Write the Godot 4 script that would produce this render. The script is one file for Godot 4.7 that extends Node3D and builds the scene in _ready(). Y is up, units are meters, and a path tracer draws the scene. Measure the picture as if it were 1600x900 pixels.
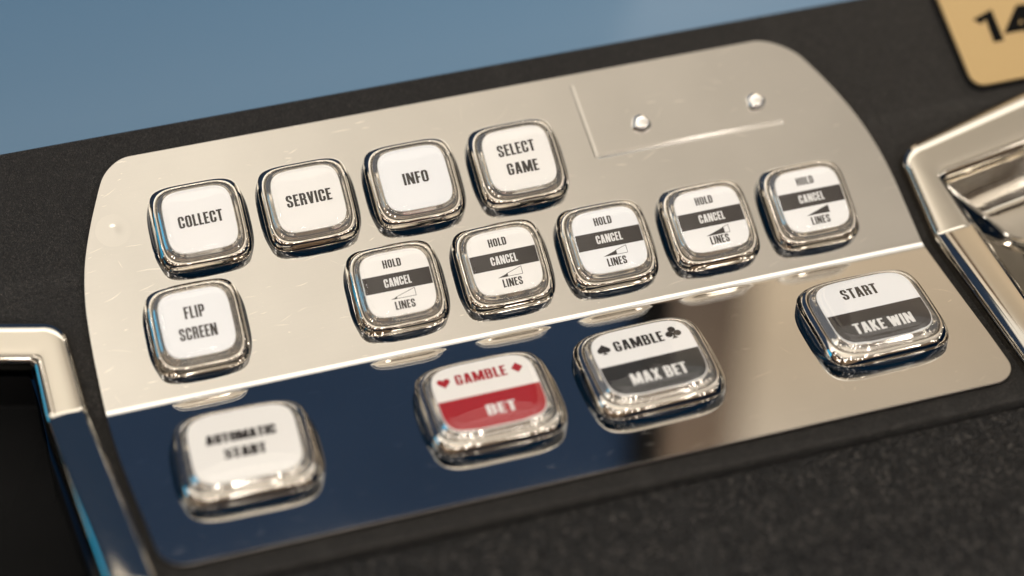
extends Node3D
# A close-up of a gaming cabinet's button panel. All measures below are in millimetres and become metres in pt().
# Along the panel: u runs right, w runs down the panel towards the player and is 0 at the bend, h stands off the sheet.

const BEND := 0.4363323        # the upper half rises 25 degrees behind the lower half
const FILLET := 13.0            # radius of the bend

const GLYPHS := {
	"A": [0.5, [0.1, 1, 0.215, 0], [0.4, 1, 0.285, 0], [0.16, 0.75, 0.34, 0.75]],
	"B": [0.47, [0.1, 0, 0.1, 1], [0.1, 0.075, 0.3, 0.075, 0.36, 0.16, 0.36, 0.39, 0.3, 0.475, 0.1, 0.475], [0.3, 0.475, 0.37, 0.56, 0.37, 0.84, 0.31, 0.925, 0.1, 0.925]],
	"C": [0.47, [0.37, 0.38, 0.37, 0.17, 0.31, 0.075, 0.16, 0.075, 0.1, 0.17, 0.1, 0.83, 0.16, 0.925, 0.31, 0.925, 0.37, 0.83, 0.37, 0.6]],
	"E": [0.38, [0.1, 0, 0.1, 1], [0.1, 0.075, 0.37, 0.075], [0.1, 0.49, 0.34, 0.49], [0.1, 0.925, 0.37, 0.925]],
	"D": [0.47, [0.1, 0, 0.1, 1], [0.1, 0.075, 0.3, 0.075, 0.37, 0.18, 0.37, 0.82, 0.3, 0.925, 0.1, 0.925]],
	"F": [0.36, [0.1, 0, 0.1, 1], [0.1, 0.075, 0.36, 0.075], [0.1, 0.5, 0.33, 0.5]],
	"G": [0.47, [0.37, 0.36, 0.37, 0.17, 0.31, 0.075, 0.16, 0.075, 0.1, 0.17, 0.1, 0.83, 0.16, 0.925, 0.3, 0.925, 0.37, 0.84, 0.37, 0.54, 0.23, 0.54]],
	"H": [0.48, [0.1, 0, 0.1, 1], [0.38, 0, 0.38, 1], [0.1, 0.48, 0.38, 0.48]],
	"I": [0.2, [0.1, 0, 0.1, 1]],
	"K": [0.48, [0.1, 0, 0.1, 1], [0.385, 0, 0.17, 0.58], [0.2, 0.4, 0.39, 1]],
	"L": [0.35, [0.1, 0, 0.1, 1], [0.1, 0.925, 0.35, 0.925]],
	"M": [0.68, [0.09, 0, 0.09, 1], [0.59, 0, 0.59, 1], [0.13, 0, 0.34, 0.96], [0.55, 0, 0.34, 0.96]],
	"N": [0.52, [0.09, 0, 0.09, 1], [0.43, 0, 0.43, 1], [0.12, 0, 0.4, 1]],
	"O": [0.47, [0.235, 0.075, 0.31, 0.075, 0.37, 0.17, 0.37, 0.83, 0.31, 0.925, 0.16, 0.925, 0.1, 0.83, 0.1, 0.17, 0.16, 0.075, 0.235, 0.075]],
	"P": [0.46, [0.1, 0, 0.1, 1], [0.1, 0.075, 0.3, 0.075, 0.36, 0.17, 0.36, 0.45, 0.3, 0.545, 0.1, 0.545]],
	"R": [0.47, [0.1, 0, 0.1, 1], [0.1, 0.075, 0.3, 0.075, 0.36, 0.17, 0.36, 0.42, 0.3, 0.51, 0.1, 0.51], [0.28, 0.51, 0.36, 0.62, 0.37, 1]],
	"S": [0.46, [0.36, 0.33, 0.36, 0.17, 0.3, 0.075, 0.16, 0.075, 0.1, 0.17, 0.1, 0.34, 0.15, 0.43, 0.31, 0.56, 0.36, 0.65, 0.36, 0.83, 0.3, 0.925, 0.16, 0.925, 0.1, 0.83, 0.1, 0.65]],
	"T": [0.42, [0.0, 0.075, 0.42, 0.075], [0.21, 0, 0.21, 1]],
	"U": [0.47, [0.1, 0, 0.1, 0.83, 0.16, 0.925, 0.31, 0.925, 0.37, 0.83, 0.37, 0]],
	"V": [0.47, [0.09, 0, 0.22, 1], [0.38, 0, 0.25, 1]],
	"W": [0.7, [0.09, 0, 0.2, 1], [0.34, 0.06, 0.22, 1], [0.36, 0.06, 0.48, 1], [0.61, 0, 0.5, 1]],
	"X": [0.5, [0.09, 0, 0.41, 1], [0.41, 0, 0.09, 1]],
	"1": [0.6, [0.12, 0.3, 0.42, 0.07, 0.42, 1]],
	"4": [0.78, [0.5, 0.1, 0.12, 0.7, 0.76, 0.7], [0.52, 0.02, 0.52, 1]],
	" ": [0.17],
}

var mat := {}
var taken := {}
var drift := RandomNumberGenerator.new()


func _ready() -> void:
	# ---- camera
	var cam := Camera3D.new()
	cam.name = "camera"
	cam.transform = Transform3D(Basis(Vector3(0.9608539, -0.0099624, 0.2768765), Vector3(0.1965051, 0.7289945, -0.6557078), Vector3(-0.195309, 0.684447, 0.7024149)), Vector3(-0.1049793, 0.5203821, 0.5129306))
	cam.fov = 16.016
	cam.near = 0.05
	cam.far = 60.0
	var lens := CameraAttributesPhysical.new()
	lens.frustum_focal_length = 85.3
	lens.frustum_near = 0.05
	lens.frustum_far = 60.0
	lens.frustum_focus_distance = 0.745
	lens.exposure_aperture = 2.9
	cam.attributes = lens
	add_child(cam)
	cam.fov = 16.016
	cam.current = true
	# ---- surroundings and exposure: a dim dark-blue hall round the cabinet
	var env := Environment.new()
	env.background_mode = Environment.BG_COLOR
	env.background_color = Color(0.03, 0.1, 0.17)
	env.tonemap_mode = Environment.TONE_MAPPER_LINEAR
	env.tonemap_exposure = 1.0
	env.sdfgi_enabled = true
	env.ssao_enabled = true
	env.ssil_enabled = true
	var we := WorldEnvironment.new()
	we.name = "surroundings"
	we.environment = env
	add_child(we)
	make_lamps()
	make_materials()
	# ---- the large pieces
	make_housing()
	make_screens()
	make_plate()
	make_frames()
	# ---- the objects on the panel
	make_buttons()
	make_small_things()


# ------------------------------------------------------------------ helpers

func pt(u: float, w: float, h: float) -> Vector3:
	var a := FILLET * tan(BEND / 2.0)
	if w >= a:
		return Vector3(u, h, w) * 0.001
	if w <= -a:
		return Vector3(u, -w * sin(BEND) + h * cos(BEND), w * cos(BEND) + h * sin(BEND)) * 0.001
	var phi := BEND * (a - w) / (2.0 * a)
	var r := FILLET - h
	return Vector3(u, FILLET - r * cos(phi), a - r * sin(phi)) * 0.001


func numbered(called: String) -> String:
	if not taken.has(called):
		taken[called] = 0
		return called
	taken[called] += 1
	return "%s_%03d" % [called, taken[called]]


func tag(o: Node3D, label: String, category := "", group := "", kind := "") -> void:
	if label:
		o.set_meta("label", label)
	if category:
		o.set_meta("category", category)
	if group:
		o.set_meta("group", group)
	if kind:
		o.set_meta("kind", kind)


func thing(called: String, label: String, category: String, group := "") -> Node3D:
	var o := Node3D.new()
	o.name = numbered(called)
	add_child(o)
	tag(o, label, category, group)
	return o


func obj(called: String, mesh: Mesh, m: Material, parent: Node3D = self) -> MeshInstance3D:
	var o := MeshInstance3D.new()
	o.name = numbered(called) if parent == self else called
	o.mesh = mesh
	o.material_override = m
	parent.add_child(o, true)
	return o


func raw(verts: PackedVector3Array, norms: PackedVector3Array, uvs: PackedVector2Array, idx: PackedInt32Array) -> ArrayMesh:
	# turns every triangle so that it runs clockwise seen from its normals' side
	for k in range(0, idx.size(), 3):
		var a := verts[idx[k]]
		var n := norms[idx[k]] + norms[idx[k + 1]] + norms[idx[k + 2]]
		if (verts[idx[k + 1]] - a).cross(verts[idx[k + 2]] - a).dot(n) > 0.0:
			var t := idx[k + 1]
			idx[k + 1] = idx[k + 2]
			idx[k + 2] = t
	var arr := []
	arr.resize(Mesh.ARRAY_MAX)
	arr[Mesh.ARRAY_VERTEX] = verts
	arr[Mesh.ARRAY_NORMAL] = norms
	if uvs.size():
		arr[Mesh.ARRAY_TEX_UV] = uvs
	arr[Mesh.ARRAY_INDEX] = idx
	var m := ArrayMesh.new()
	m.add_surface_from_arrays(Mesh.PRIMITIVE_TRIANGLES, arr)
	return m


func grid(rows: Array, wrap: bool, flip := false, uvs := PackedVector2Array(), skip := {}) -> ArrayMesh:
	# a smooth sheet through rows of points; wrap joins each row's end to its start
	var nr := rows.size()
	var nc: int = rows[0].size()
	var verts := PackedVector3Array()
	var norms := PackedVector3Array()
	var idx := PackedInt32Array()
	for i in nr:
		verts.append_array(rows[i])
	for i in nr:
		for j in nc:
			var j0 := (j + nc - 1) % nc if wrap else maxi(j - 1, 0)
			var j1 := (j + 1) % nc if wrap else mini(j + 1, nc - 1)
			var a: Vector3 = verts[i * nc + j1] - verts[i * nc + j0]
			var b: Vector3 = verts[mini(i + 1, nr - 1) * nc + j] - verts[maxi(i - 1, 0) * nc + j]
			var n := (a * 1000.0).cross(b * 1000.0).normalized()
			if n == Vector3.ZERO:
				n = norms[norms.size() - 1] * (-1.0 if flip else 1.0) if norms.size() else Vector3.UP
			norms.append(-n if flip else n)
	for i in nr - 1:
		for j in (nc if wrap else nc - 1):
			if skip.has(Vector2i(i, j)):
				continue
			var k := (j + 1) % nc
			idx.append_array([i * nc + j, i * nc + k, (i + 1) * nc + k, i * nc + j, (i + 1) * nc + k, (i + 1) * nc + j])
	return raw(verts, norms, uvs, idx)


func se(half_u: float, half_v: float, n: float, count := 128) -> PackedVector2Array:
	# a rounded square with bulging sides
	var out := PackedVector2Array()
	for k in count:
		var a := TAU * k / count
		a += 0.13 * sin(4.0 * a) * -1.0
		var c := cos(a)
		var s := sin(a)
		var r := pow(pow(absf(c), n) + pow(absf(s), n), -1.0 / n)
		out.append(Vector2(c * r * half_u, s * r * half_v))
	return out


func squircle_loft(size: Array, prof: Array, count := 128) -> ArrayMesh:
	# prof: [inset, height, exponent] loops from the outside to the middle, for a button with an inset of 6.2 and a face at 9;
	# size: [half width, half length, insert's half width, insert's half length, face height] of the button at hand
	var ku: float = (size[0] - size[2]) / 6.2
	var kv: float = (size[1] - size[3]) / 6.2
	var kh: float = size[4] / 9.0
	var rows := []
	for p in prof:
		var loop := PackedVector3Array()
		var hu: float = size[0] - p[0] * ku if p[0] <= 6.2 else size[2] * (1.0 - (p[0] - 6.2))
		var hv: float = size[1] - p[0] * kv if p[0] <= 6.2 else size[3] * (1.0 - (p[0] - 6.2))
		for q in se(maxf(hu, 0.02), maxf(hv, 0.02), p[2], count):
			loop.append(Vector3(q.x, p[1] * kh, q.y) * 0.001)
		rows.append(loop)
	return grid(rows, true, false)


func smooth_prof(keys: Array, per: int) -> Array:
	# a Catmull-Rom curve through the keys
	var out := []
	var n := keys.size()
	for i in n - 1:
		var p0: Array = keys[maxi(i - 1, 0)]
		var p1: Array = keys[i]
		var p2: Array = keys[i + 1]
		var p3: Array = keys[mini(i + 2, n - 1)]
		for k in per:
			var t := float(k) / per
			var v := []
			for c in 3:
				v.append(0.5 * (2.0 * p1[c] + (p2[c] - p0[c]) * t + (2.0 * p0[c] - 5.0 * p1[c] + 4.0 * p2[c] - p3[c]) * t * t + (3.0 * p1[c] - p0[c] - 3.0 * p2[c] + p3[c]) * t * t * t))
			out.append(v)
	out.append(keys[n - 1])
	return out


func flat_poly(polys: Array, y: float) -> ArrayMesh:
	# flat print: polygons in millimetres (x right, y down the panel), each a hair above the one before
	var verts := PackedVector3Array()
	var norms := PackedVector3Array()
	var idx := PackedInt32Array()
	var lift := 0.0
	for p in polys:
		var tri := Geometry2D.triangulate_polygon(p)
		var base := verts.size()
		for q in p:
			verts.append(Vector3(q.x, y + lift, q.y) * 0.001)
			norms.append(Vector3.UP)
		for t in tri:
			idx.append(base + t)
		lift += 0.0025
	return raw(verts, norms, PackedVector2Array(), idx)


func stroke(line: PackedVector2Array, half: float) -> Array:
	# one convex quad for each stretch of a pen line, with mitred joints
	var n := line.size()
	var left := PackedVector2Array()
	var right := PackedVector2Array()
	var closed := line[0].is_equal_approx(line[n - 1])
	for i in n:
		var d0 := (line[i] - line[i - 1]).normalized() if i > 0 else ((line[0] - line[n - 2]).normalized() if closed else (line[1] - line[0]).normalized())
		var d1 := (line[i + 1] - line[i]).normalized() if i < n - 1 else ((line[1] - line[0]).normalized() if closed else d0)
		var nn := Vector2(-d0.y, d0.x) + Vector2(-d1.y, d1.x)
		nn = nn.normalized()
		var m := half / maxf(nn.dot(Vector2(-d0.y, d0.x)), 0.5)
		left.append(line[i] + nn * m)
		right.append(line[i] - nn * m)
	var out := []
	for i in n - 1:
		out.append(PackedVector2Array([left[i], left[i + 1], right[i + 1], right[i]]))
	return out


func text_polys(s: String, cx: float, cy: float, width: float, cap: float, pen := 0.135, wide := 1.3) -> Array:
	var total := 0.0
	for ch in s:
		total += GLYPHS[ch][0] + 0.055
	total -= 0.055
	var kx := width / total
	var x := 0.0
	var out := []
	for ch in s:
		var g: Array = GLYPHS[ch]
		for k in range(1, g.size()):
			var line := PackedVector2Array()
			for i in range(0, g[k].size(), 2):
				line.append(Vector2(g[k][i] / wide, g[k][i + 1]))
			for q in stroke(line, pen / 2.0):
				var p := PackedVector2Array()
				for v in q:
					p.append(Vector2(cx - width / 2.0 + (x + v.x * wide) * kx, cy + (clampf(v.y, 0.0, 1.0) - 0.5) * cap))
				out.append(p)
		x += g[0] + 0.055
	return out


func suit(kind: String, cx: float, cy: float, w: float, h: float) -> Array:
	var out := []
	var p := PackedVector2Array()
	if kind == "diamond":
		p = PackedVector2Array([Vector2(0, -0.5), Vector2(0.5, 0), Vector2(0, 0.5), Vector2(-0.5, 0)])
		out.append(p)
	elif kind == "heart" or kind == "spade":
		for k in 40:
			var t := TAU * k / 40.0
			var x := pow(sin(t), 3.0) * 0.5
			var y := -(13.0 * cos(t) - 5.0 * cos(2.0 * t) - 2.0 * cos(3.0 * t) - cos(4.0 * t)) / 29.0 - 0.08
			p.append(Vector2(x, y if kind == "heart" else -y * 0.86 - 0.08))
		out.append(p)
	else:
		for c in [Vector2(0, -0.26), Vector2(-0.26, 0.1), Vector2(0.26, 0.1)]:
			var q := PackedVector2Array()
			for k in 24:
				q.append(c + Vector2(cos(TAU * k / 24.0), sin(TAU * k / 24.0)) * 0.24)
			out.append(q)
	if kind == "spade" or kind == "club":
		out.append(PackedVector2Array([Vector2(-0.05, 0.0), Vector2(0.05, 0.0), Vector2(0.06, 0.3), Vector2(0.2, 0.5), Vector2(-0.2, 0.5), Vector2(-0.06, 0.3)]))
	var res := []
	for q in out:
		var r := PackedVector2Array()
		for v in q:
			r.append(Vector2(cx + v.x * w, cy + v.y * h))
		res.append(r)
	return res


func rounded(corners: Array, per_edge: int, per_arc: int) -> PackedVector2Array:
	# a closed outline through corners [u, w, radius]; every outline with as many corners has as many points
	var out := PackedVector2Array()
	var n := corners.size()
	var ins := []
	var outs := []
	for i in n:
		var c := Vector2(corners[i][0], corners[i][1])
		var a := (Vector2(corners[(i + n - 1) % n][0], corners[(i + n - 1) % n][1]) - c).normalized()
		var b := (Vector2(corners[(i + 1) % n][0], corners[(i + 1) % n][1]) - c).normalized()
		var half := acos(clampf(a.dot(b), -1.0, 1.0)) / 2.0
		var t: float = corners[i][2] / tan(half) if corners[i][2] > 0.0 else 0.001
		ins.append(c + a * t)
		outs.append(c + b * t)
	for i in n:
		var c := Vector2(corners[i][0], corners[i][1])
		for k in per_arc:
			var t := float(k) / per_arc
			# a circle-like conic through the tangent points
			var wgt := 0.75
			var b0 := (1.0 - t) * (1.0 - t)
			var b1 := 2.0 * t * (1.0 - t) * wgt
			var b2 := t * t
			out.append((ins[i] * b0 + c * b1 + outs[i] * b2) / (b0 + b1 + b2))
		for k in per_edge:
			out.append(outs[i].lerp(ins[(i + 1) % n], float(k) / per_edge))
	return out


func ring(outer: Array, inner: Array, prof: Array, per_edge := 90) -> ArrayMesh:
	# a frame swept between two outlines; prof: [share of the way inwards, height]
	var a := rounded(outer, per_edge, 14)
	var b := rounded(inner, per_edge, 14)
	var rows := []
	for p in prof:
		var loop := PackedVector3Array()
		for k in a.size():
			var q := a[k].lerp(b[k], p[0])
			loop.append(pt(q.x, q.y, p[1]))
		rows.append(loop)
	return grid(rows, true, true)


func material(albedo: Color, rough: float, metal := 0.0) -> StandardMaterial3D:
	# albedo is given as a linear base colour
	var m := StandardMaterial3D.new()
	m.albedo_color = albedo.linear_to_srgb()
	m.roughness = rough
	m.metallic = metal
	return m


func noise_tex(size: int, freq: float, octaves: int, seed_: int, lo: Color, hi: Color, normal := false, bump := 1.0) -> NoiseTexture2D:
	var n := FastNoiseLite.new()
	n.noise_type = FastNoiseLite.TYPE_SIMPLEX_SMOOTH
	n.frequency = freq
	n.fractal_octaves = octaves
	n.seed = seed_
	var t := NoiseTexture2D.new()
	t.width = size
	t.height = size
	t.seamless = true
	t.noise = n
	t.as_normal_map = normal
	t.bump_strength = bump
	if not normal:
		var g := Gradient.new()
		g.set_color(0, lo)
		g.set_color(1, hi)
		t.color_ramp = g
	return t


func blotches() -> ImageTexture:
	# worn grain: dark pits between paler, rubbed tops of very uneven size
	var big := FastNoiseLite.new()
	big.frequency = 0.11
	big.fractal_octaves = 3
	big.seed = 31
	var a := big.get_seamless_image(512, 512)
	big.frequency = 0.03
	big.seed = 32
	var b := big.get_seamless_image(512, 512)
	var rng := RandomNumberGenerator.new()
	rng.seed = 33
	var im := Image.create(512, 512, false, Image.FORMAT_RGB8)
	for j in 512:
		for i in 512:
			var v := smoothstep(0.42, 0.78, a.get_pixel(i, j).r) * lerpf(0.45, 1.0, smoothstep(0.25, 0.75, b.get_pixel(i, j).r))
			v = clampf(0.2 + 0.8 * v + rng.randf_range(-0.08, 0.08), 0.0, 1.0)
			im.set_pixel(i, j, Color(v, v, v))
	return ImageTexture.create_from_image(im)


func speckle(size: int, seed_: int, low: float, flecks: float) -> ImageTexture:
	# the grain of powder coat: every texel its own tone, a few of them pale
	var rng := RandomNumberGenerator.new()
	rng.seed = seed_
	var im := Image.create(size, size, false, Image.FORMAT_RGB8)
	for j in size:
		for i in size:
			var v := low + (0.78 - low) * rng.randf() * rng.randf()
			if rng.randf() < flecks:
				v = rng.randf_range(0.75, 1.0)
			im.set_pixel(i, j, Color(v, v, v))
	return ImageTexture.create_from_image(im)


# ------------------------------------------------------------------ light

func glow_material(c: Color, energy: float) -> StandardMaterial3D:
	var m := material(Color(0.02, 0.02, 0.02), 0.5)
	m.metallic_specular = 0.1
	m.emission_enabled = true
	m.emission = c.linear_to_srgb()
	m.emission_energy_multiplier = energy
	return m


func area_light(called: String, at: Vector3, look: Vector3, size: Vector2, c: Color, radiance: float) -> void:
	var l := AreaLight3D.new()
	l.name = called
	l.area_size = size
	l.area_normalize_energy = false
	l.light_color = c.linear_to_srgb()
	l.light_energy = radiance / PI
	l.area_range = 8.0
	l.shadow_enabled = true
	add_child(l)
	l.look_at_from_position(at, look, Vector3.FORWARD if absf((look - at).normalized().y) > 0.9 else Vector3.UP)


func make_lamps() -> void:
	var mat_unseen_wall := material(Color(0.16, 0.105, 0.06), 0.7)
	var mat_unseen_beam := material(Color(0.05, 0.035, 0.022), 0.7)
	# unseen glowing ceiling for the plate to reflect, brightest over the cabinet's left end
	var im := Image.create(96, 80, false, Image.FORMAT_RGBF)
	for j in 80:
		for i in 96:
			var x := -1.15 + 3.75 * (i + 0.5) / 96.0
			var z := -2.8 + 4.9 * (j + 0.5) / 80.0
			var g := 1.06 / (1.0 + pow(maxf(0.0, x + 0.15), 2.0) * 2.4)
			var back := smoothstep(-0.8, -1.6, z)
			g = lerpf(g, 0.76, back)
			var front := smoothstep(0.35, 1.2, z)
			g = lerpf(g, 0.26, front)
			var warm := clampf(0.5 * maxf(x, 0.0) + 0.75 * back + 0.5 * front, 0.0, 0.9)
			var c := Color(1.0, 0.9, 0.75).lerp(Color(1.0, 0.745, 0.465), warm) * g
			im.set_pixel(i, j, c)
	var cm := material(Color(0.7, 0.66, 0.6), 0.8)
	cm.emission_enabled = true
	cm.emission_texture = ImageTexture.create_from_image(im)
	cm.emission_operator = BaseMaterial3D.EMISSION_OP_MULTIPLY
	cm.emission = Color.WHITE
	cm.emission_energy_multiplier = 0.96
	var cv := PackedVector3Array([Vector3(-1.15, 0, -2.8), Vector3(2.6, 0, -2.8), Vector3(2.6, 0, 2.1), Vector3(-1.15, 0, 2.1)])
	var cn := PackedVector3Array([Vector3.DOWN, Vector3.DOWN, Vector3.DOWN, Vector3.DOWN])
	var cuv := PackedVector2Array([Vector2(0, 0), Vector2(1, 0), Vector2(1, 1), Vector2(0, 1)])
	var ceiling := obj("unseen_ceiling_glow", raw(cv, cn, cuv, PackedInt32Array([0, 1, 2, 0, 2, 3])), cm)
	ceiling.position = Vector3(0, 1.45, 0)
	tag(ceiling, "large warm glowing ceiling, unseen high above the cabinet", "unseen ceiling")
	area_light("unseen_ceiling_light", Vector3(0.725, 1.44, -0.35), Vector3(0.725, 0, -0.35), Vector2(3.75, 4.9), Color(1.0, 0.9, 0.76), 0.1)
	# unseen dark beams and bright tubes, placed to streak the chrome reflections
	for k in 6:
		var beam := BoxMesh.new()
		beam.size = [Vector3(3.6, 0.1, 0.09), Vector3(3.6, 0.1, 0.16), Vector3(3.6, 0.1, 0.09), Vector3(0.1, 0.1, 2.6), Vector3(0.07, 0.1, 2.6), Vector3(0.14, 0.1, 2.0)][k]
		var bo := obj("unseen_beam", beam, mat_unseen_beam)
		bo.position = [Vector3(0.7, 1.38, 0.95), Vector3(0.7, 1.38, 1.38), Vector3(0.7, 1.38, 1.85), Vector3(-0.62, 1.38, -0.4), Vector3(-0.92, 1.38, -0.4), Vector3(1.9, 1.38, 0.0)][k]
		tag(bo, ["unseen dark ceiling beam nearest the cabinet's front", "broadest unseen dark ceiling beam crossing behind the player", "unseen dark ceiling beam farthest behind the player", "unseen dark ceiling beam left above the cabinet", "narrow unseen dark ceiling beam at the ceiling panel's left edge", "unseen dark ceiling beam far right of the cabinet"][k], "beam")
	var tube := CylinderMesh.new()
	tube.top_radius = 0.02
	tube.bottom_radius = 0.02
	tube.height = 1.1
	for k in 3:
		var to := obj("unseen_tube_lamp", tube, glow_material(Color(1.0, 0.95, 0.88), 1.2))
		to.position = [Vector3(-0.3, 1.3, 1.15), Vector3(1.2, 1.3, 1.15), Vector3(0.5, 1.3, 1.62)][k]
		to.rotation.z = PI / 2.0
		tag(to, ["unseen bright tube lamp behind the player to the left", "unseen bright tube lamp behind the player to the right", "unseen bright tube lamp farthest behind the player"][k], "lamp")
		area_light(numbered("unseen_tube_light"), to.position - Vector3(0, 0.022, 0), Vector3(to.position.x, 0.0, to.position.z), Vector2(1.1, 0.04), Color(1.0, 0.95, 0.88), 1.2)
	var pm := BoxMesh.new()
	pm.size = Vector3(0.15, 1.25, 0.1)
	var po := obj("unseen_pillar", pm, material(Color(0.07, 0.045, 0.027), 0.7))  # out of view, placed to darken the plate's reflection beside the screen
	po.position = Vector3(0.54, 0.8, -1.1)
	tag(po, "unseen dark brown pillar far behind the screen's right edge", "pillar", "", "structure")
	# unseen warm brown walls behind the player and far left, reflected in the bezels
	for k in 2:
		var wm := BoxMesh.new()
		wm.size = [Vector3(5.6, 1.05, 0.1), Vector3(0.1, 1.05, 4.2)][k]
		var wo := obj("unseen_wall", wm, mat_unseen_wall)
		wo.position = [Vector3(0.6, 1.0, 2.35), Vector3(-2.0, 1.05, 0.0)][k]
		tag(wo, ["unseen warm brown wall behind the player", "unseen warm brown wall at the far left"][k], "wall", "", "structure")
	# unseen long light box, placed to brighten the plate's bend
	var box := BoxMesh.new()
	box.size = Vector3(1.5, 0.22, 0.03)
	var sb := obj("unseen_light_box", box, glow_material(Color(1.0, 0.94, 0.85), 1.3))
	sb.position = Vector3(-0.15, 0.63, -0.29)
	sb.rotation.x = 0.5
	tag(sb, "unseen long warm white light box above the blue screen", "light box")
	area_light("unseen_strip_light", Vector3(-0.15, 0.62, -0.265), Vector3(-0.15, 0.0, 0.03), Vector2(1.5, 0.22), Color(1.0, 0.94, 0.85), 1.3)
	# small round lamps out of view, placed for glints on chrome and caps
	var bulb := SphereMesh.new()
	bulb.radius = 0.04
	bulb.height = 0.08
	bulb.radial_segments = 24
	bulb.rings = 12
	var spots := []
	var rng := RandomNumberGenerator.new()
	rng.seed = 7
	for i in 5:
		for j in 5:
			if (i >= 2 and i <= 3 and j >= 1 and j <= 3) or (i >= 2 and j == 0):   # none straight above: the plate shows none
				continue
			spots.append(Vector3(-1.7 + 0.85 * i + rng.randf_range(-0.18, 0.18), rng.randf_range(1.05, 1.3), -1.5 + 0.75 * j + rng.randf_range(-0.15, 0.15)))
	for k in 18:
		spots.append(Vector3(-1.8 + 4.2 * (k % 6 + rng.randf()) / 6.0, rng.randf_range(0.7, 1.2), 0.95 + 0.42 * (k / 6) + rng.randf_range(0.0, 0.3)))
	spots.append_array([Vector3(0.0, 1.32, -0.82), Vector3(0.55, 1.32, -0.78), Vector3(0.05, 1.28, 0.88), Vector3(0.6, 1.25, 0.82)])   # these glint in the domed caps
	var gm := glow_material(Color(1.0, 0.93, 0.86), 24.0)
	for k in spots.size():
		var b := obj("unseen_round_lamp", bulb, gm)
		b.position = spots[k]
		tag(b, "small round warm lamp, unseen below the glowing ceiling", "lamp", "unseen small round lamps below the ceiling")
		var l := OmniLight3D.new()
		l.name = numbered("unseen_round_light")
		l.position = spots[k]
		l.light_color = Color(0.95, 0.97, 1.0).linear_to_srgb()
		l.light_energy = 0.029
		l.light_size = 0.035
		l.omni_range = 6.0
		l.omni_attenuation = 2.0
		l.shadow_enabled = true
		add_child(l)


# ------------------------------------------------------------------ materials

func make_materials() -> void:
	mat.chrome = material(Color(0.66, 0.62, 0.56), 0.025, 1.0)
	mat.chrome_worn = material(Color(0.6, 0.56, 0.49), 0.09, 1.0)
	mat.chrome_worn.roughness_texture = noise_tex(512, 0.02, 4, 11, Color(0.35, 0.35, 0.35), Color(1, 1, 1))
	mat.chrome_worn.roughness = 0.09
	mat.chrome_worn.uv1_triplanar = true
	mat.chrome_worn.uv1_world_triplanar = true
	mat.chrome_worn.uv1_scale = Vector3.ONE * 12.0
	mat.insert = material(Color(0.78, 0.77, 0.755), 0.35)
	mat.insert_warm = material(Color(0.78, 0.76, 0.725), 0.38)
	mat.insert_cool = material(Color(0.76, 0.765, 0.77), 0.33)
	mat.rim = material(Color(0.62, 0.585, 0.53), 0.05, 0.85)
	mat.stud = material(Color(0.97, 0.96, 0.94), 0.12, 1.0)
	mat.edge = material(Color(0.2, 0.18, 0.16), 0.35, 1.0)
	mat.dark_reflection = material(Color(0.002, 0.01, 0.022), 0.06)  # navy colour stands in for the dark reflection low on the chrome
	mat.cap = StandardMaterial3D.new()
	mat.cap.transparency = BaseMaterial3D.TRANSPARENCY_ALPHA
	mat.cap.albedo_color = Color(1, 1, 1, 0.02)
	mat.cap.roughness = 0.03
	mat.cap.metallic_specular = 0.45
	mat.ink = material(Color(0.024, 0.019, 0.016), 0.45)
	mat.stripe = material(Color(0.03, 0.024, 0.02), 0.45)
	mat.black_stripe = material(Color(0.016, 0.015, 0.014), 0.45)
	mat.red = material(Color(0.33, 0.008, 0.014), 0.4)
	mat.white_ink = material(Color(0.7, 0.69, 0.67), 0.45)
	for k in ["insert", "insert_warm", "insert_cool", "ink", "stripe", "black_stripe", "red", "white_ink"]:
		mat[k].metallic_specular = 0.12      # printed under clear plastic: no shine of its own
	mat.gold = material(Color(0.5, 0.35, 0.16), 0.4, 0.3)
	mat.label_ink = material(Color(0.006, 0.006, 0.006), 0.6)
	mat.label_ink.metallic_specular = 0.1
	mat.deck = material(Color(0.185, 0.165, 0.142), 0.5)
	mat.deck.normal_enabled = true
	mat.deck.normal_texture = noise_tex(1024, 0.2, 3, 5, Color.BLACK, Color.WHITE, true, 22.0)
	mat.deck.normal_scale = 0.9
	mat.deck.albedo_texture = speckle(512, 21, 0.22, 0.05)
	mat.deck.uv1_triplanar = true
	mat.deck.uv1_world_triplanar = true
	mat.deck.uv1_scale = Vector3.ONE * 9.0
	mat.leather = material(Color(0.098, 0.088, 0.078), 0.4)
	mat.leather.albedo_texture = blotches()
	mat.leather.normal_enabled = true
	mat.leather.normal_texture = noise_tex(1024, 0.07, 4, 8, Color.BLACK, Color.WHITE, true, 26.0)
	mat.leather.normal_scale = 1.0
	mat.leather.uv1_triplanar = true
	mat.leather.uv1_world_triplanar = true
	mat.leather.uv1_scale = Vector3.ONE * 8.0
	mat.plate = plate_material()
	mat.dark = material(Color(0.007, 0.007, 0.007), 0.8)
	mat.dark.metallic_specular = 0.2


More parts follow.
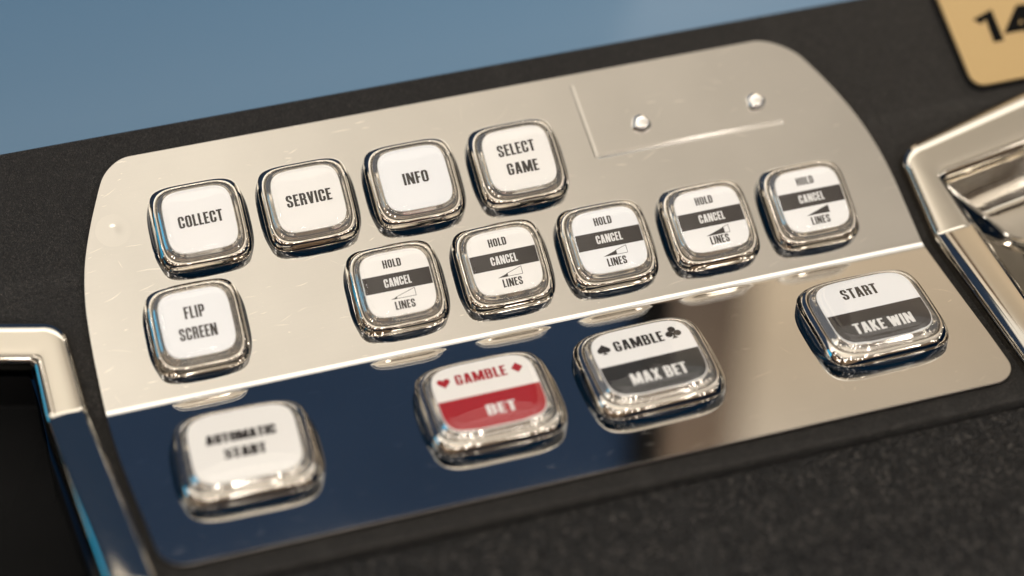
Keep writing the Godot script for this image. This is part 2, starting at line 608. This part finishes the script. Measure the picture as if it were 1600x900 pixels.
func plate_material() -> StandardMaterial3D:
	# polished sheet steel: faint rolling grain, smudges and short scratches
	var rng := RandomNumberGenerator.new()
	rng.seed = 41
	var w := 2048
	var h := 1088
	var smudge := FastNoiseLite.new()
	smudge.frequency = 0.006
	smudge.fractal_octaves = 4
	smudge.seed = 3
	var colour := Image.create(w, h, false, Image.FORMAT_RGB8)
	colour.fill(Color(0.88, 0.88, 0.88))
	var rough := Image.create(w, h, false, Image.FORMAT_L8)
	var sm := smudge.get_image(w / 4, h / 4, false, false, true)
	sm.convert(Image.FORMAT_L8)
	sm.resize(w, h, Image.INTERPOLATE_CUBIC)
	for j in h:
		var grain := rng.randf_range(-0.015, 0.015)
		for i in w:
			var v := 0.27 + 0.22 * (sm.get_pixel(i, j).r - 0.5) + grain
			rough.set_pixel(i, j, Color(v, v, v))
			var c0 := 0.875 + 0.05 * (sm.get_pixel(i, j).r - 0.5) + grain * 0.15
			colour.set_pixel(i, j, Color(c0, c0, c0))
	for k in 420:
		# more of them at the left end, where hands rest
		var x := w * pow(rng.randf(), 1.7)
		var y := h * rng.randf()
		var dir := rng.randf_range(-0.35, 0.25) if rng.randf() < 0.8 else rng.randf_range(-1.5, 1.5)
		var length := rng.randf_range(5.0, 42.0) * (1.0 if rng.randf() < 0.85 else 2.0)
		var bend := rng.randf_range(-0.012, 0.012)
		var bright := rng.randf_range(0.35, 1.0)
		var fat := rng.randf() < 0.5
		for s in int(length):
			x += cos(dir)
			y += sin(dir)
			dir += bend
			var fade := bright * sin(PI * (s + 0.5) / length)
			for o in (2 if fat else 1):
				var xi := int(x)
				var yi := int(y) + o
				if xi < 0 or yi < 0 or xi >= w or yi >= h:
					continue
				var c := 0.88 + 0.12 * fade  # scratches drawn paler: the glint they catch is put into the colour
				colour.set_pixel(xi, yi, Color(c, c, c))
				var r := lerpf(rough.get_pixel(xi, yi).r, 0.95, fade)
				rough.set_pixel(xi, yi, Color(r, r, r))
	for k in 900:
		var xi := rng.randi_range(1, w - 2)
		var yi := rng.randi_range(1, h - 2)
		rough.set_pixel(xi, yi, Color(0.9, 0.9, 0.9))
		colour.set_pixel(xi, yi, Color(0.97, 0.97, 0.97))
	var m := material(Color(0.82, 0.79, 0.74), 0.16, 1.0)
	m.albedo_texture = ImageTexture.create_from_image(colour)
	m.roughness_texture = ImageTexture.create_from_image(rough)
	m.roughness_texture_channel = BaseMaterial3D.TEXTURE_CHANNEL_RED
	return m


# ------------------------------------------------------------------ large pieces

func steps(from: float, to: float, by: float) -> PackedFloat32Array:
	var out := PackedFloat32Array()
	var n := maxi(1, int(ceil((to - from) / by)))
	for k in n + 1:
		out.append(from + (to - from) * k / n)
	return out


func make_housing() -> void:
	var t := thing("console_housing", "matte black grained console carrying the steel button plate", "console")
	# the deck, bent like the plate, with the two openings left out
	var us := PackedFloat32Array([-420, -300, -210, -124, -60, 20, 100, 180, 213, 322, 360, 480])
	var ws := PackedFloat32Array([-109, -60, -40, -27, -14, -8])
	ws.append_array(steps(-3.0, 3.0, 0.4))
	ws.append_array(PackedFloat32Array([10, 30, 66, 74, 78, 81.0]))
	var rows := []
	for p in [[-107.2, -14.0], [-108.6, -3.6], [-108.3, -2.6], [-107.6, -1.9]]:
		var r := PackedVector3Array()
		for u in us:
			r.append(pt(u, p[0], p[1]))
		rows.append(r)
	for w in ws:
		if w < -107.0:
			continue
		var r := PackedVector3Array()
		for u in us:
			r.append(pt(u, w, -1.6))
		rows.append(r)
	for p in [[82.0, -1.8], [82.8, -2.3], [83.2, -3.2], [83.3, -9.0]]:
		var r := PackedVector3Array()
		for u in us:
			r.append(pt(u, p[0], p[1]))
		rows.append(r)
	var open := {}
	for i in range(4, rows.size() - 5):
		for j in us.size() - 1:
			var u := (us[j] + us[j + 1]) / 2.0
			var mid: Vector3 = (rows[i][j] + rows[i + 1][j]) * 500.0
			if ((u > -210.0 and u < -124.0) or (u > 213.0 and u < 322.0)) and mid.z > -23.0 and mid.z < 74.0:
				open[Vector2i(i, j)] = true
	obj("deck", grid(rows, false, false, PackedVector2Array(), open), mat.deck, t)
	# the padded rest in front
	rows = []
	for p in [[84.6, -12.0], [84.7, -4.9], [85.1, -3.9], [86.0, -3.2], [88.2, -2.7], [103.0, -2.0], [123.0, -2.2], [143.0, -6.0], [158.0, -14.0], [165.0, -30.0]]:
		var r := PackedVector3Array()
		for u in us:
			r.append(pt(u, p[0], p[1]))
		rows.append(r)
	var pad := obj("padded_rest", grid(rows, false, false), mat.leather, t)
	tag(pad, "black leather-grained padded rest below the plate")


func make_screens() -> void:
	# the pale-blue display behind the deck
	var t := thing("lower_display", "pale blue glowing display right behind the black console edge", "display")
	var v := PackedVector3Array([Vector3(-0.5, 0.027, -0.105), Vector3(0.45, 0.027, -0.105), Vector3(0.45, 0.063, -0.24), Vector3(-0.5, 0.063, -0.24)])
	var nn := Vector3(0, 0.966, 0.258).normalized()
	var n := PackedVector3Array([nn, nn, nn, nn])
	var uv := PackedVector2Array([Vector2(0, 1), Vector2(1, 1), Vector2(1, 0), Vector2(0, 0)])
	var im := Image.create(128, 64, false, Image.FORMAT_RGBF)
	for j in 64:
		for i in 128:
			var a := 1.0 - j / 63.0                      # 0 at the near edge
			var c := Color(0.1, 0.185, 0.265).lerp(Color(0.086, 0.172, 0.26), clampf(a * 1.5, 0.0, 1.0))
			var side := i / 127.0
			c = c * lerpf(0.9, 1.06, smoothstep(0.36, 0.7, side))
			im.set_pixel(i, j, c)
	var m := material(Color(0.02, 0.022, 0.025), 0.35)
	m.emission_enabled = true
	m.emission_texture = ImageTexture.create_from_image(im)
	m.emission_operator = BaseMaterial3D.EMISSION_OP_MULTIPLY
	m.emission = Color.WHITE
	m.emission_energy_multiplier = 1.0
	obj("screen", raw(v, n, uv, PackedInt32Array([0, 1, 2, 0, 2, 3])), m, t)
	area_light("lower_display_light", Vector3(-0.02, 0.049, -0.172), Vector3(-0.02, 0.049, -0.172) + nn, Vector2(0.9, 0.12), Color(0.1, 0.21, 0.36), 0.1)
	# unseen tall dark-blue screen, placed for the lower plate to reflect
	var s := thing("unseen_screen", "unseen tall dark blue screen in a black frame behind the lower display", "screen")
	var glass := BoxMesh.new()
	glass.size = Vector3(0.64, 0.31, 0.012)
	var g := obj("screen", glass, glow_material(Color(0.013, 0.042, 0.1), 0.62), s)
	g.position = Vector3(-0.145, 0.24, -0.252)
	for b in [[Vector3(0.184, 0.24, -0.25), Vector3(0.018, 0.322, 0.03)], [Vector3(-0.48, 0.24, -0.25), Vector3(0.03, 0.322, 0.03)], [Vector3(-0.155, 0.078, -0.25), Vector3(0.68, 0.014, 0.03)]]:
		var bar := BoxMesh.new()
		bar.size = b[1]
		var o := obj("frame_bar", bar, mat.dark, s)
		o.position = b[0]
	area_light("unseen_screen_light", Vector3(-0.145, 0.24, -0.243), Vector3(-0.145, 0.24, 1.0), Vector2(0.62, 0.3), Color(0.016, 0.044, 0.1), 0.25)
	# unseen cyan glow at the left, placed to tint the bezels' sides
	var near := BoxMesh.new()
	near.size = Vector3(0.5, 0.26, 0.02)
	var c := obj("unseen_cyan_glow", near, glow_material(Color(0.008, 0.3, 0.55), 2.2))
	c.position = Vector3(-0.82, 0.24, -0.33)
	c.rotation.y = 1.19
	tag(c, "unseen low wide cyan glow out of view at the left", "screen")
	area_light("unseen_cyan_light", c.position + Vector3(0.02, 0.0, 0.012), Vector3(0.0, 0.05, 0.0), Vector2(0.5, 0.26), Color(0.008, 0.3, 0.55), 0.25)


func along(table: Array, w: float) -> float:
	for i in table.size() - 1:
		if w <= table[i + 1][0] or i == table.size() - 2:
			var t := clampf(inverse_lerp(table[i][0], table[i + 1][0], w), 0.0, 1.0)
			var p0: float = table[maxi(i - 1, 0)][1]
			var p3: float = table[mini(i + 2, table.size() - 1)][1]
			return cubic_interpolate(table[i][1], table[i + 1][1], p0, p3, t)
	return 0.0


func plate_left(w: float) -> float:
	return along([[-99.0, -91.2], [-85.0, -97.2], [-71.0, -102.8], [-57.0, -107.2], [-43.0, -109.6], [-29.0, -110.4], [-15.0, -110.5], [0.0, -110.2], [18.0, -109.0], [36.0, -106.9], [54.0, -104.3], [76.0, -101.6]], w)


func plate_right(w: float) -> float:
	return along([[-99.0, 171.0], [-85.0, 179.0], [-71.0, 186.2], [-57.0, 191.8], [-43.0, 195.4], [-29.0, 197.4], [-15.0, 198.4], [0.0, 199.3], [18.0, 200.2], [36.0, 201.2], [54.0, 202.2], [76.0, 202.8]], w)


const PLATE_TOP := -96.8
const PLATE_LOW := 74.8

func plate_side(w: float, right: bool) -> float:
	# the outline with its corners rounded
	var u := plate_right(w) if right else plate_left(w)
	var r_top := 11.0 if right else 8.0
	var r_low := 9.0
	var inward := 0.0
	if w < PLATE_TOP + r_top:
		var d := PLATE_TOP + r_top - w
		inward = r_top - sqrt(maxf(0.0, r_top * r_top - d * d))
	if w > PLATE_LOW - r_low:
		var d := w - (PLATE_LOW - r_low)
		inward = r_low - sqrt(maxf(0.0, r_low * r_low - d * d))
	return u - inward if right else u + inward


func groove_depth(u: float, w: float) -> float:
	# the L-shaped crease round the covered slot
	var d := 9.0
	if w > -92.0 and w < -60.6:
		d = minf(d, absf(u - lerpf(85.6, 87.0, (w + 92.0) / 31.4)))
	if u > 87.0 and u < 162.0:
		d = minf(d, absf(w + 60.8))
	return 0.3 * maxf(0.0, 1.0 - d / 0.8)


func make_plate() -> void:
	var t := thing("button_plate", "bent polished steel plate with rounded corners carrying all the push buttons", "panel")
	var ws := PackedFloat32Array()
	for k in 13:
		ws.append(PLATE_TOP + 11.0 * (1.0 - cos(PI / 2.0 * k / 12.0)))
	ws.append_array(steps(-85.0, -63.0, 2.0))
	ws.append_array(steps(-62.2, -59.4, 0.2))
	ws.append_array(steps(-57.0, -7.0, 1.6))
	ws.append_array(steps(-6.0, 6.0, 0.3))
	ws.append_array(steps(8.0, 64.0, 3.0))
	for k in 13:
		ws.append(PLATE_LOW - 9.0 * (1.0 - sin(PI / 2.0 * k / 12.0)))
	var inner := PackedFloat32Array()
	inner.append_array(steps(-76.0, 84.0, 4.0))
	inner.append_array(steps(84.6, 88.2, 0.2))
	inner.append_array(steps(91.0, 157.0, 3.0))
	inner.append_array(steps(160.0, 163.0, 0.3))
	var rows := []
	var uvs := PackedVector2Array()
	var edge := []
	for w in ws:
		var l := plate_side(w, false)
		var r := plate_side(w, true)
		var us := PackedFloat32Array()
		for k in 20:
			us.append(lerpf(l, -76.0, k / 20.0))
		us.append_array(inner)
		for k in range(1, 13):
			us.append(lerpf(163.0, r, k / 12.0))
		var row := PackedVector3Array()
		for u in us:
			row.append(pt(u, w, -groove_depth(u, w)))
			uvs.append(Vector2((u + 115.0) / 320.0, (w + 97.0) / 178.0))
		rows.append(row)
		edge.append([l, r, w])
	obj("sheet", grid(rows, false, false, uvs), mat.plate, t)
	# its cut edge
	var loop := []
	for e in edge:
		loop.append(Vector2(e[0], e[2]))
	var bottom := steps(edge[-1][0], edge[-1][1], 6.0)
	for u in bottom:
		loop.append(Vector2(u, PLATE_LOW))
	for k in range(edge.size() - 1, -1, -1):
		loop.append(Vector2(edge[k][1], edge[k][2]))
	var top := steps(edge[0][0], edge[0][1], 6.0)
	for k in range(top.size() - 1, -1, -1):
		loop.append(Vector2(top[k], PLATE_TOP))
	var clean := []
	for p in loop:
		if clean.is_empty() or clean[-1].distance_to(p) > 0.01:
			clean.append(p)
	if clean[0].distance_to(clean[-1]) < 0.01:
		clean.pop_back()
	var sides := []
	for p in [[0.0, 0.0], [0.12, -0.08], [0.18, -0.25], [0.18, -1.3], [0.0, -1.5]]:
		var r := PackedVector3Array()
		for k in clean.size():
			var d: Vector2 = clean[(k + 1) % clean.size()] - clean[(k + clean.size() - 1) % clean.size()]
			var nrm := Vector2(d.y, -d.x).normalized() * -1.0
			var q: Vector2 = clean[k] + nrm * p[0]
			r.append(pt(q.x, q.y, p[1]))
		sides.append(r)
	obj("cut_edge", grid(sides, true, true), mat.edge, t)
	# the pressed dimple near the left edge
	var dim := []
	for k in 15:
		var rr := 6.5 * (1.0 - k / 14.0)
		var ring_ := PackedVector3Array()
		for a in 40:
			var q := Vector2(cos(TAU * a / 40.0), sin(TAU * a / 40.0)) * maxf(rr, 0.01)
			var hh := 0.03 + 0.28 * exp(-rr * rr / 6.0) - 0.03 * exp(-(rr - 6.5) * (rr - 6.5) * 4.0)
			ring_.append(pt(-94.8 + q.x, -68.6 + q.y, hh))
		dim.append(ring_)
	obj("dimple", grid(dim, true, false), mat.plate, t)


func make_frames() -> void:
	var prof := [[0.0, -1.7], [0.0, 1.2], [0.01, 2.6], [0.035, 3.8], [0.08, 4.8], [0.15, 5.5], [0.26, 5.95], [0.4, 6.15], [0.55, 6.2], [0.68, 6.1], [0.78, 5.8], [0.86, 5.3], [0.925, 4.4], [0.97, 3.2], [1.0, 1.6], [1.0, -3.0], [1.0, -9.0]]
	var outer := [[201.0, -38.3, 9.0], [345.0, -72.0, 8.0], [345.0, 1.0, 0.0], [345.0, 85.0, 8.0], [206.6, 85.0, 4.0], [203.4, 1.0, 0.0]]
	var inner := [[215.4, -21.8, 1.6], [318.0, -38.0, 3.0], [318.0, 1.0, 0.0], [318.0, 72.0, 3.0], [222.6, 72.0, 3.0], [222.4, 1.0, 0.0]]
	var t := thing("right_tray_frame", "chrome surround of the open tray right of the button plate", "frame")
	obj("rim", ring(outer, inner, prof), mat.chrome_worn, t)
	# its polished bowl
	var bowl := []
	var cen := Vector2(268.0, 22.0)
	var inn := rounded(inner, 90, 14)
	for p in [[0.0, -0.5], [0.1, -3.2], [0.24, -6.6], [0.42, -9.4], [0.62, -11.2], [0.82, -12.0], [0.99, -12.2]]:
		var r := PackedVector3Array()
		for q in inn:
			var v: Vector2 = q.lerp(cen, p[0])
			r.append(pt(v.x, v.y * (1.0 - p[0] * 0.2), p[1]) if absf(v.y) > 4.0 else pt(v.x, v.y, p[1]))
		bowl.append(r)
	obj("bowl", grid(bowl, true, true), mat.chrome_worn, t)
	outer = [[-118.0, -36.0, 9.5], [-115.6, 1.0, 0.0], [-103.2, 87.0, 4.0], [-225.0, 87.0, 8.0], [-225.0, 1.0, 0.0], [-225.0, -59.0, 8.0]]
	inner = [[-132.0, -21.4, 1.6], [-131.6, 1.0, 0.0], [-121.5, 80.0, 3.0], [-205.0, 80.0, 3.0], [-205.0, 1.0, 0.0], [-205.0, -38.0, 3.0]]
	var f := thing("left_slot_frame", "chrome surround of the dark opening left of the button plate", "frame")
	obj("rim", ring(outer, inner, prof), mat.chrome_worn, f)
	var well := []
	inn = rounded(inner, 90, 14)
	for p in [[0.03, -2.0], [0.03, -30.0], [0.06, -34.0], [0.5, -34.0], [0.99, -34.0]]:
		var r := PackedVector3Array()
		for q in inn:
			var v: Vector2 = q.lerp(Vector2(-168.0, 22.0), p[0])
			r.append(pt(v.x, v.y if absf(v.y) > 4.2 else 4.2, p[1]))
		well.append(r)
	obj("well", grid(well, true, true), mat.dark, f)


# ------------------------------------------------------------------ buttons

func insert_clip(half_u: float, half_v: float, n: float, v0: float, v1: float) -> PackedVector2Array:
	# the band of the insert between two heights
	var p := PackedVector2Array()
	var k := 14
	for i in k + 1:
		var v := lerpf(v0, v1, float(i) / k)
		p.append(Vector2(half_u * pow(maxf(0.0, 1.0 - pow(absf(v / half_v), n)), 1.0 / n), v))
	for i in k + 1:
		var v := lerpf(v1, v0, float(i) / k)
		p.append(Vector2(-half_u * pow(maxf(0.0, 1.0 - pow(absf(v / half_v), n)), 1.0 / n), v))
	return p


const SMALL := [18.6, 18.9, 12.5, 12.35, 8.8, 1.05]
const LARGE := [26.0, 22.9, 18.4, 15.95, 8.5, 0.95]

func make_body(size: Array) -> Node3D:
	var t := Node3D.new()
	var low: float = size[5]        # how much of the side the painted dark reflection takes
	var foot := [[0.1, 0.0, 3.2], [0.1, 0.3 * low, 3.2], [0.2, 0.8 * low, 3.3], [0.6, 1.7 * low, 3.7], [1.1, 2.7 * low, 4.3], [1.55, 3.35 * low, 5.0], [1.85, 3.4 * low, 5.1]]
	obj("dark_reflection_band", squircle_loft(size, smooth_prof(foot, 3)), mat.dark_reflection, t)
	var keys := [[1.6, 3.0 * low, 5.1], [1.5, 3.3 * low, 5.1], [1.58, 3.3 * low + 0.55, 5.1], [1.85, lerpf(3.3 * low, 5.9, 0.5), 5.0], [2.3, 5.55, 4.9], [2.75, 6.2, 4.8], [3.2, 6.6, 4.7], [3.6, 6.7, 4.6], [3.86, 6.5, 4.5], [3.95, 5.9, 4.4], [3.97, 4.4, 4.4], [4.3, 4.0, 4.4]]
	obj("bezel", squircle_loft(size, smooth_prof(keys, 4)), mat.chrome, t)
	var rk := [[4.14, 4.6, 4.4], [4.15, 5.6, 4.4], [4.18, 6.3, 4.4], [4.32, 6.72, 4.4], [4.6, 7.0, 4.4], [5.0, 7.35, 4.45], [5.45, 7.95, 4.5], [5.8, 8.45, 4.6], [6.04, 8.72, 4.6], [6.19, 8.5, 4.6]]
	obj("clear_rim", squircle_loft(size, smooth_prof(rk, 3)), mat.rim, t)
	obj("insert", squircle_loft(size, [[6.1, 8.4, 4.6], [6.14, 8.9, 4.6], [6.2, 9.0, 4.6], [6.3, 9.0, 4.6], [6.7, 9.0, 4.0], [7.195, 9.0, 2.5]]), mat.insert, t)
	var ck := [[3.9, 6.3, 4.4], [3.96, 6.9, 4.4], [4.15, 7.7, 4.4], [4.5, 8.45, 4.4], [5.1, 9.2, 4.4], [5.7, 9.7, 4.4], [6.2, 10.0, 4.4], [6.3, 10.35, 4.2], [6.45, 10.7, 3.8], [6.65, 11.0, 3.2], [6.9, 11.2, 2.6], [7.1, 11.3, 2.2], [7.198, 11.32, 2.0]]
	obj("clear_cap", squircle_loft(size, smooth_prof(ck, 3)), mat.cap, t)
	return t


func put_button(t: Node3D, u: float, w: float, turn: float, label: String, group: String) -> Node3D:
	add_child(t)
	tag(t, label, "button", group)
	var up := w < 0.0
	var x := Vector3.RIGHT
	var y := Vector3(0, cos(BEND), sin(BEND)) if up else Vector3.UP
	var seat := Basis(x, y, x.cross(y)).rotated(y, turn + drift.randfn(0.0, 0.004))
	seat = seat.rotated(x, drift.randfn(0.0, 0.005)).rotated(x.cross(y), drift.randfn(0.0, 0.005))   # none sits quite true
	t.transform = Transform3D(seat, pt(u, w, 0.0))
	var ins: MeshInstance3D = t.get_node("insert")
	ins.material_override = mat.insert if drift.randf() < 0.4 else (mat.insert_warm if drift.randf() < 0.5 else mat.insert_cool)
	return t


func print_on(t: Node3D, size: Array, lines: Array) -> void:
	# lines: [name, polygons, material, layer]
	var ins: Node3D = t.get_node("insert")
	for l in lines:
		var o := obj(l[0], flat_poly(l[1], size[4] + 0.03 * l[3]), l[2], ins)
		if l[0] != "stripe":
			o.rotation.y = drift.randfn(0.0, 0.006)
			o.position = Vector3(drift.randfn(0.0, 0.00012), 0, drift.randfn(0.0, 0.00012))


func fresh(proto: Node3D, nm: String) -> Node3D:
	var c: Node3D = proto.duplicate()
	taken[nm] += 1
	c.name = nm if taken[nm] == 0 else "%s_%03d" % [nm, taken[nm]]
	return c


func make_buttons() -> void:
	drift.seed = 12
	var small := make_body(SMALL)
	var large := make_body(LARGE)
	taken.push_button = -1
	taken.large_push_button = -1
	var gs := "small square push buttons on the plate"
	var gl := "large square push buttons along the lower half of the plate"
	var u1 := -64.1
	var v1 := -62.6
	# top row and the one at the left
	for b in [
		[u1, v1, "white chrome-rimmed button reading COLLECT, leftmost in the top row", [["COLLECT", 0.2, 0.0, 16.2, 4.7]]],
		[u1 + 40.0, v1, "white chrome-rimmed button reading SERVICE between COLLECT and INFO", [["SERVICE", 0.2, 0.0, 16.8, 4.8]]],
		[u1 + 80.0, v1, "white chrome-rimmed button reading INFO in the top row", [["INFO", 0.2, 0.0, 9.6, 4.8]]],
		[u1 + 120.0, v1, "white chrome-rimmed button reading SELECT GAME beside the slot crease", [["SELECT", 0.0, -4.0, 14.3, 4.8], ["GAME", 0.5, 4.0, 12.0, 4.8]]],
		[-73.2, -23.7, "white chrome-rimmed button reading FLIP SCREEN below the COLLECT button", [["FLIP", -0.3, -4.0, 7.4, 4.7], ["SCREEN", -0.2, 3.9, 13.4, 4.7]]]]:
		var t: Node3D = fresh(small, "push_button")
		put_button(t, b[0], b[1], 0.0, b[2], gs)
		for l in b[3]:
			print_on(t, SMALL, [["lettering", text_polys(l[0], l[1], l[2], l[3], l[4]), mat.ink, 1]])
	# the hold buttons; the wedge fills up from one to the next
	var hold := [
		"HOLD CANCEL LINES button with the least filled wedge, leftmost of its row",
		"HOLD CANCEL LINES button below INFO, wedge filled about two fifths",
		"HOLD CANCEL LINES button with half filled wedge, middle of its row",
		"HOLD CANCEL LINES button with nearly full wedge, fourth along its row",
		"HOLD CANCEL LINES button with fully black wedge, rightmost of its row"]
	var fill := [0.26, 0.42, 0.57, 0.8, 1.0]
	for k in 5:
		var t: Node3D = fresh(small, "push_button")
		put_button(t, -0.05 + 39.95 * k, -23.3, 0.0, hold[k], gs)
		var stripe := insert_clip(12.42, 12.27, 4.6, -3.9, 2.7)
		print_on(t, SMALL, [["stripe", [stripe], mat.stripe, 1], ["lettering", text_polys("HOLD", -0.6, -8.0, 6.8, 3.2), mat.ink, 1], ["lettering", text_polys("CANCEL", 0.1, -0.7, 10.0, 3.4), mat.white_ink, 2], ["lettering", text_polys("LINES", 0.6, 8.7, 7.4, 3.2), mat.ink, 1]])
		var x0 := -4.1
		var x1 := 5.3
		var yb := 6.2
		var f: float = fill[k]
		var xm := lerpf(x0, x1, f)
		var wedge := [PackedVector2Array([Vector2(x0, yb), Vector2(xm, yb - 3.1 * f), Vector2(xm, yb)])]
		if f < 0.99:
			wedge.append_array(stroke(PackedVector2Array([Vector2(xm - 0.5, yb - 3.1 * f + 0.12), Vector2(x1, yb - 3.1), Vector2(x1, yb - 0.08), Vector2(xm - 0.5, yb - 0.08)]), 0.09))
		print_on(t, SMALL, [["wedge", wedge, mat.ink, 1]])
	# the large ones
	var a: Node3D = fresh(large, "large_push_button")
	put_button(a, -67.0, 35.3, -0.02, "large white button reading AUTOMATIC START at the lower left", gl)
	print_on(a, LARGE, [["lettering", text_polys("AUTOMATIC", -0.5, -4.3, 24.0, 4.5, 0.18), mat.ink, 1], ["lettering", text_polys("START", -0.2, 3.5, 14.0, 4.8, 0.18), mat.ink, 1]])
	var r: Node3D = fresh(large, "large_push_button")
	put_button(r, 18.8, 36.2, 0.008, "large red and white GAMBLE button with a heart and a diamond", gl)
	print_on(r, LARGE, [["stripe", [insert_clip(18.27, 15.82, 4.6, 0.0, 15.75)], mat.red, 1], ["lettering", text_polys("GAMBLE", -0.5, -9.0, 18.6, 5.0), mat.red, 1], ["heart", suit("heart", -13.9, -8.6, 4.7, 4.7), mat.red, 1], ["diamond", suit("diamond", 12.6, -8.9, 4.3, 4.9), mat.red, 1], ["lettering", text_polys("BET", 2.4, 7.9, 10.5, 5.0), mat.white_ink, 2]])
	var m: Node3D = fresh(large, "large_push_button")
	put_button(m, 77.5, 35.7, 0.014, "large black and white GAMBLE MAX BET button with a spade and a club", gl)
	print_on(m, LARGE, [["stripe", [insert_clip(18.27, 15.82, 4.6, 0.2, 15.75)], mat.black_stripe, 1], ["lettering", text_polys("GAMBLE", -0.9, -8.6, 18.6, 5.1), mat.ink, 1], ["spade", suit("spade", -14.2, -8.3, 4.9, 5.2), mat.ink, 1], ["club", suit("club", 12.3, -8.9, 5.9, 6.0), mat.ink, 1], ["lettering", text_polys("MAX BET", 0.6, 8.6, 20.6, 5.5), mat.white_ink, 2]])
	var s: Node3D = fresh(large, "large_push_button")
	put_button(s, 163.3, 34.8, 0.02, "large black and white START TAKE WIN button at the lower right", gl)
	print_on(s, LARGE, [["stripe", [insert_clip(18.27, 15.82, 4.6, 0.0, 15.75)], mat.stripe, 1], ["lettering", text_polys("START", -1.6, -9.0, 14.0, 5.3), mat.ink, 1], ["lettering", text_polys("TAKE WIN", -0.1, 8.6, 22.8, 5.4), mat.white_ink, 2]])
	small.free()
	large.free()


func make_small_things() -> void:
	# the two studs of the covered slot
	var y := Vector3(0, cos(BEND), sin(BEND))
	for k in 2:
		var rows := []
		for p in [[3.7, 0.0], [3.6, 0.7], [3.3, 1.5], [2.9, 2.1], [2.3, 2.5], [1.6, 2.65], [0.8, 2.72], [0.01, 2.74]]:
			var r := PackedVector3Array()
			for i in 36:
				var an := TAU * i / 36.0
				var lump := 1.0 + 0.06 * sin(an * 3.0 + k) + 0.04 * sin(an * 5.0 + 2.0 * k)
				r.append(Vector3(cos(an) * p[0] * lump, p[1], sin(an) * p[0] * lump) * 0.001)
			rows.append(r)
		var o := obj("stud", grid(rows, true, false), mat.stud)
		o.transform = Transform3D(Basis(Vector3.RIGHT, y, Vector3.RIGHT.cross(y)), pt([107.5, 154.1][k], -70.8, 0.02))
		tag(o, ["shiny round stud on the plate nearer the SELECT GAME button", "shiny round stud on the plate nearer the right corner"][k], "stud", "studs on the covered slot")
	# the gold number label
	var t := thing("number_label", "gold label with black number 14 at the top right corner", "label")
	var c := [[240.8, -108.0, 6.0], [312.0, -108.0, 6.0], [312.0, -59.4, 6.0], [242.0, -59.4, 6.0]]
	var out := rounded(c, 6, 10)
	var cen := Vector2(276.0, -84.0)
	var rows := []
	for p in [[0.0, -1.6], [0.0, 0.7], [0.006, 0.95], [0.02, 1.0], [0.5, 1.0], [0.999, 1.0]]:
		var r := PackedVector3Array()
		for q in out:
			var v: Vector2 = q.lerp(cen, p[0])
			r.append(pt(v.x, v.y, p[1]))
		rows.append(r)
	obj("face_plate", grid(rows, true, true), mat.gold, t)
	var under := rounded([[239.2, -109.6, 7.0], [313.6, -109.6, 7.0], [313.6, -57.8, 7.0], [240.4, -57.8, 7.0]], 6, 10)
	rows = []
	for p in [[0.0, -1.6], [0.0, -0.6], [0.01, -0.4], [0.5, -0.4], [0.999, -0.4]]:
		var r := PackedVector3Array()
		for q in under:
			var v: Vector2 = q.lerp(cen, p[0])
			r.append(pt(v.x, v.y, p[1]))
		rows.append(r)
	obj("dark_border", grid(rows, true, true), mat.dark, t)  # dark border showing round the label
	var polys := text_polys("14", 264.8, -83.8, 28.0, 14.6, 0.23, 1.0)
	var o := obj("lettering", flat_poly(polys, 0.0), mat.label_ink, t)
	o.transform = Transform3D(Basis(Vector3.RIGHT, y, Vector3.RIGHT.cross(y)), y * 0.00104)
